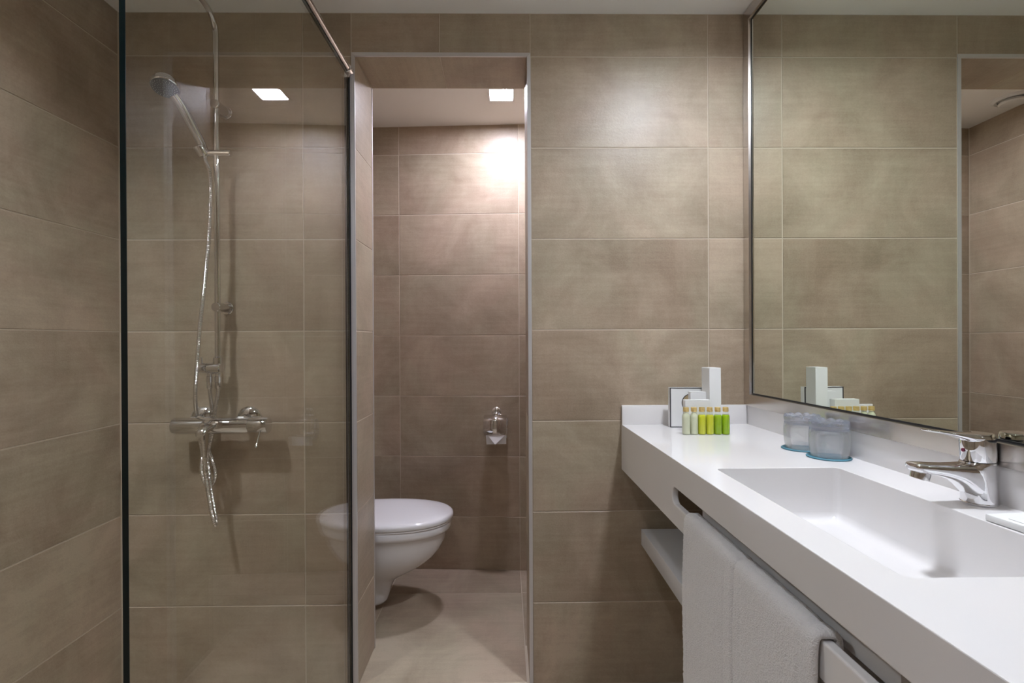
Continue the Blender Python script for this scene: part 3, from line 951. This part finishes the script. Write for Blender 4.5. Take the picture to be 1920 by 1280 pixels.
# little bottles
BOT = [('cream bottle leftmost in the row of six', M_LOTION), ('cream bottle second from left in the row', M_LOTION), ('yellow bottle third from left beside the cream ones', M_YELLOW),
       ('yellow bottle fourth from left beside the green ones', M_YELLOW), ('green bottle fifth from left beside the yellow ones', M_GREEN), ('green bottle rightmost in the row of six', M_GREEN)]
bo_glass = lathe([(.0100, 0), (.0114, .0012), (.0116, .004), (.0116, .050), (.0112, .0545), (.0096, .0585), (.0076, .0610), (.0070, .0635), (.0070, .0690)], 32)
bo_cap = lathe([(.0078, .0665), (.0082, .067), (.0082, .0700), (.0088, .0704), (.0088, .0712), (.0083, .0716), (.0083, .0782), (.0078, .0792), (.006, .0795)], 32)
for k, (lab, mt) in enumerate(BOT):
    bx = 0.5285 + .0230 * k
    t = thing('toiletry_bottle', 'small gold-capped ' + lab, 'bottle', on_counter(bx, -0.2035 - .0008 * k), (TILT, 0, 0), 'small toiletry bottles in a row')
    link('bottle_glass', bo_glass, M_BOTTLE, t)
    hl = .0565 if k < 2 else .053
    link('liquid', lathe([(.0094, .0010), (.0108, .0022), (.0110, .005), (.0110, .0495), (.0106, .0532), (.0096, .0564), (.0088, .0576), (.006, .0578)] if k > 1 else [(.0094, .0010), (.0108, .0022), (.0110, .005), (.0110, .0495), (.0104, .0535), (.009, .0580), (.0068, .0608), (.0062, .064)], 32), mt, t)
    link('cap', bo_cap, M_GOLD, t)

# cartons
bxr = math.radians(3)
x_, y_, z_ = on_counter(0.6385, -0.128)
tbx = thing('tall_carton', 'tall narrow white carton standing behind the bottles', 'box', (x_, y_, z_), (TILT, 0, bxr))
link('carton_body', box_mesh(-.0180, .0180, -.0185, .0365, 0, .1905, .0006, 1), M_CARD, tbx)
link('carton_flap', box_mesh(-.0178, .0178, -.0186, .0360, .1908, .1918, .0003, 1), M_CARD, tbx)
x_, y_, z_ = on_counter(0.6005, -0.108)
mb = thing('small_carton', 'small white carton in front of the black-edged box', 'box', (x_, y_, z_), (TILT, 0, math.radians(-4)))
link('carton_body', box_mesh(-.0265, .0265, -.013, .013, 0, .1150, .0006, 1), M_CARD, mb)
link('carton_flap', box_mesh(-.0263, .0263, -.0131, .0128, .1153, .1162, .0003, 1), M_CARD, mb)
x_, y_, z_ = on_counter(0.5775, -0.158)
lb = thing('low_carton', 'lower white carton directly behind the bottle row', 'box', (x_, y_, z_), (TILT, 0, math.radians(-2)))
link('carton_body', box_mesh(-.038, .038, -.012, .012, 0, .0950, .0006, 1), M_CARD, lb)
link('carton_flap', box_mesh(-.0378, .0378, -.0121, .0118, .0953, .0962, .0003, 1), M_CARD, lb)
x_, y_, z_ = on_counter(0.5235, -0.0735)
cb = thing('black_edged_box', 'flat white box with black edges and round window against the upstand', 'box', (x_, y_, z_), (TILT, 0, math.radians(-3)))
CW, CH = .130, .1265
link('box_body', box_mesh(0, CW, 0, .020, 0.0004, CH, .0004, 1), M_CARD, cb)
for b_ in ((0, .0032, -.0006, .0, 0, CH), (CW - .0032, CW, -.0006, 0, 0, CH), (.0032, CW - .0032, -.0006, 0, CH - .0030, CH), (.0032, CW - .0032, -.0006, 0, 0, .0026)):
    link('black_edge', boxes_mesh([b_]), M_BLACKP, cb)
link('round_window', lathe([(.027, 0), (.027, .0006)], 40, (0, -1, 0), (.066, 0, .078)), M_BROWNP, cb)
link('window_ring', lathe([(.0268, 0), (.0268, .0009), (.0290, .0009), (.0290, 0)], 40, (0, -1, 0), (.066, 0, .078), close=True), M_BLACKP, cb)

x_, y_, z_ = on_counter(0.741, -1.000)
so_ = thing('soap_packet', 'flat white wrapped soap packet at the right edge of the counter', 'soap', (x_, y_, z_), (TILT, 0, math.radians(4)))
link('packet_body', box_mesh(-.034, .036, -.058, .056, 0.0004, .0105, .002, 2), M_CARD, so_)
link('packet_flap', box_mesh(-.026, .030, -.040, .030, .0106, .0116, .0004, 1), M_CARD, so_)


# ------------------------------------------------------------------ towels over the rail
def towel(y0, y1, label, seed, top_add, drop_f, drop_b):
    rnd = random.Random(seed)
    z_at = lambda y: COUNTER_Z + TILT * y
    yc = (y0 + y1) / 2
    zr = z_at(yc) + SLOT_B
    t = thing('hand_towel', label, 'towel', (X_FRONT, yc, zr), (TILT, 0, 0), 'white towels on the counter rail')
    # centre-line of the drape in (x, z): front hem -> over the rail -> rear hem
    th_ = .0050
    cl = [(-.0100, -drop_f), (-.0118, -.30), (-.0112, -.15), (-.0098, -.06), (-.0086, -.02), (-.0072, -.004), (-.003, .0050), (.0070, .0060), (.0170, .0050), (.0215, -.004), (.0222, -.03), (.023, -.10), (.025, -drop_b)]
    P = resample(spline([(x, 0, z) for x, z in cl], 14), .0032)
    n = len(P)
    nrm = []
    for i in range(n):
        d = (P[min(i + 1, n - 1)] - P[max(i - 1, 0)]).normalized()
        nrm.append(Vector((-d.z, 0, d.x)))
    W_ = y1 - y0
    M = 84
    from mathutils import noise as mn
    v, f = [], []
    # closed section across y for each step: outer side, then inner side, with rounded hem edges
    sec = []
    for k in range(M + 1):
        s = -1 + 2 * k / M
        e = max(0.0, (abs(s) - .93) / .07)
        sec.append((s * W_ / 2, math.sqrt(max(0.0, 1 - e * e))))
    for i in range(n):
        hem = min(1.0, min(i, n - 1 - i) / 2.0)
        for side in (1, -1):
            rng = sec if side == 1 else sec[::-1]
            for (yy, e) in rng:
                p = P[i] + Vector((0, yy, 0))
                wob = abs(mn.noise(Vector((yy * 13 + seed, p.z * 7, side * 1.0)))) * .0026 + mn.noise(Vector((yy * 230 + seed, p.z * 230, p.x * 230))) * .0011
                for (gy, gw, gd) in ((-W_ / 2 + .030 - p.z * .015, .0035, .0016), (W_ / 2 - .026, .003, .0012)):
                    wob -= gd * math.exp(-((yy - gy) / gw) ** 2)
                off = th_ * (.25 + .75 * e) * (.55 + .45 * hem)
                d = nrm[i] * (side * off)
                if side == 1 and i < n * .62:
                    d += nrm[i] * wob * 1.3
                v.append(p + d)
    m2 = 2 * (M + 1)
    for i in range(n - 1):
        for k in range(m2):
            j = (k + 1) % m2
            f.append((i * m2 + k, i * m2 + j, (i + 1) * m2 + j, (i + 1) * m2 + k))
    f.append(tuple(range(m2 - 1, -1, -1)))
    f.append(tuple((n - 1) * m2 + k for k in range(m2)))
    link('towel_cloth', mesh(v, f, 60), M_TOWEL, t)
    return t


towel(-0.852, -0.622, 'white terry towel over the rail nearer the back wall', 3, 0, .48, .42)
towel(-1.072, -0.855, 'white terry towel over the rail nearer the camera', 9, 0, .50, .45)
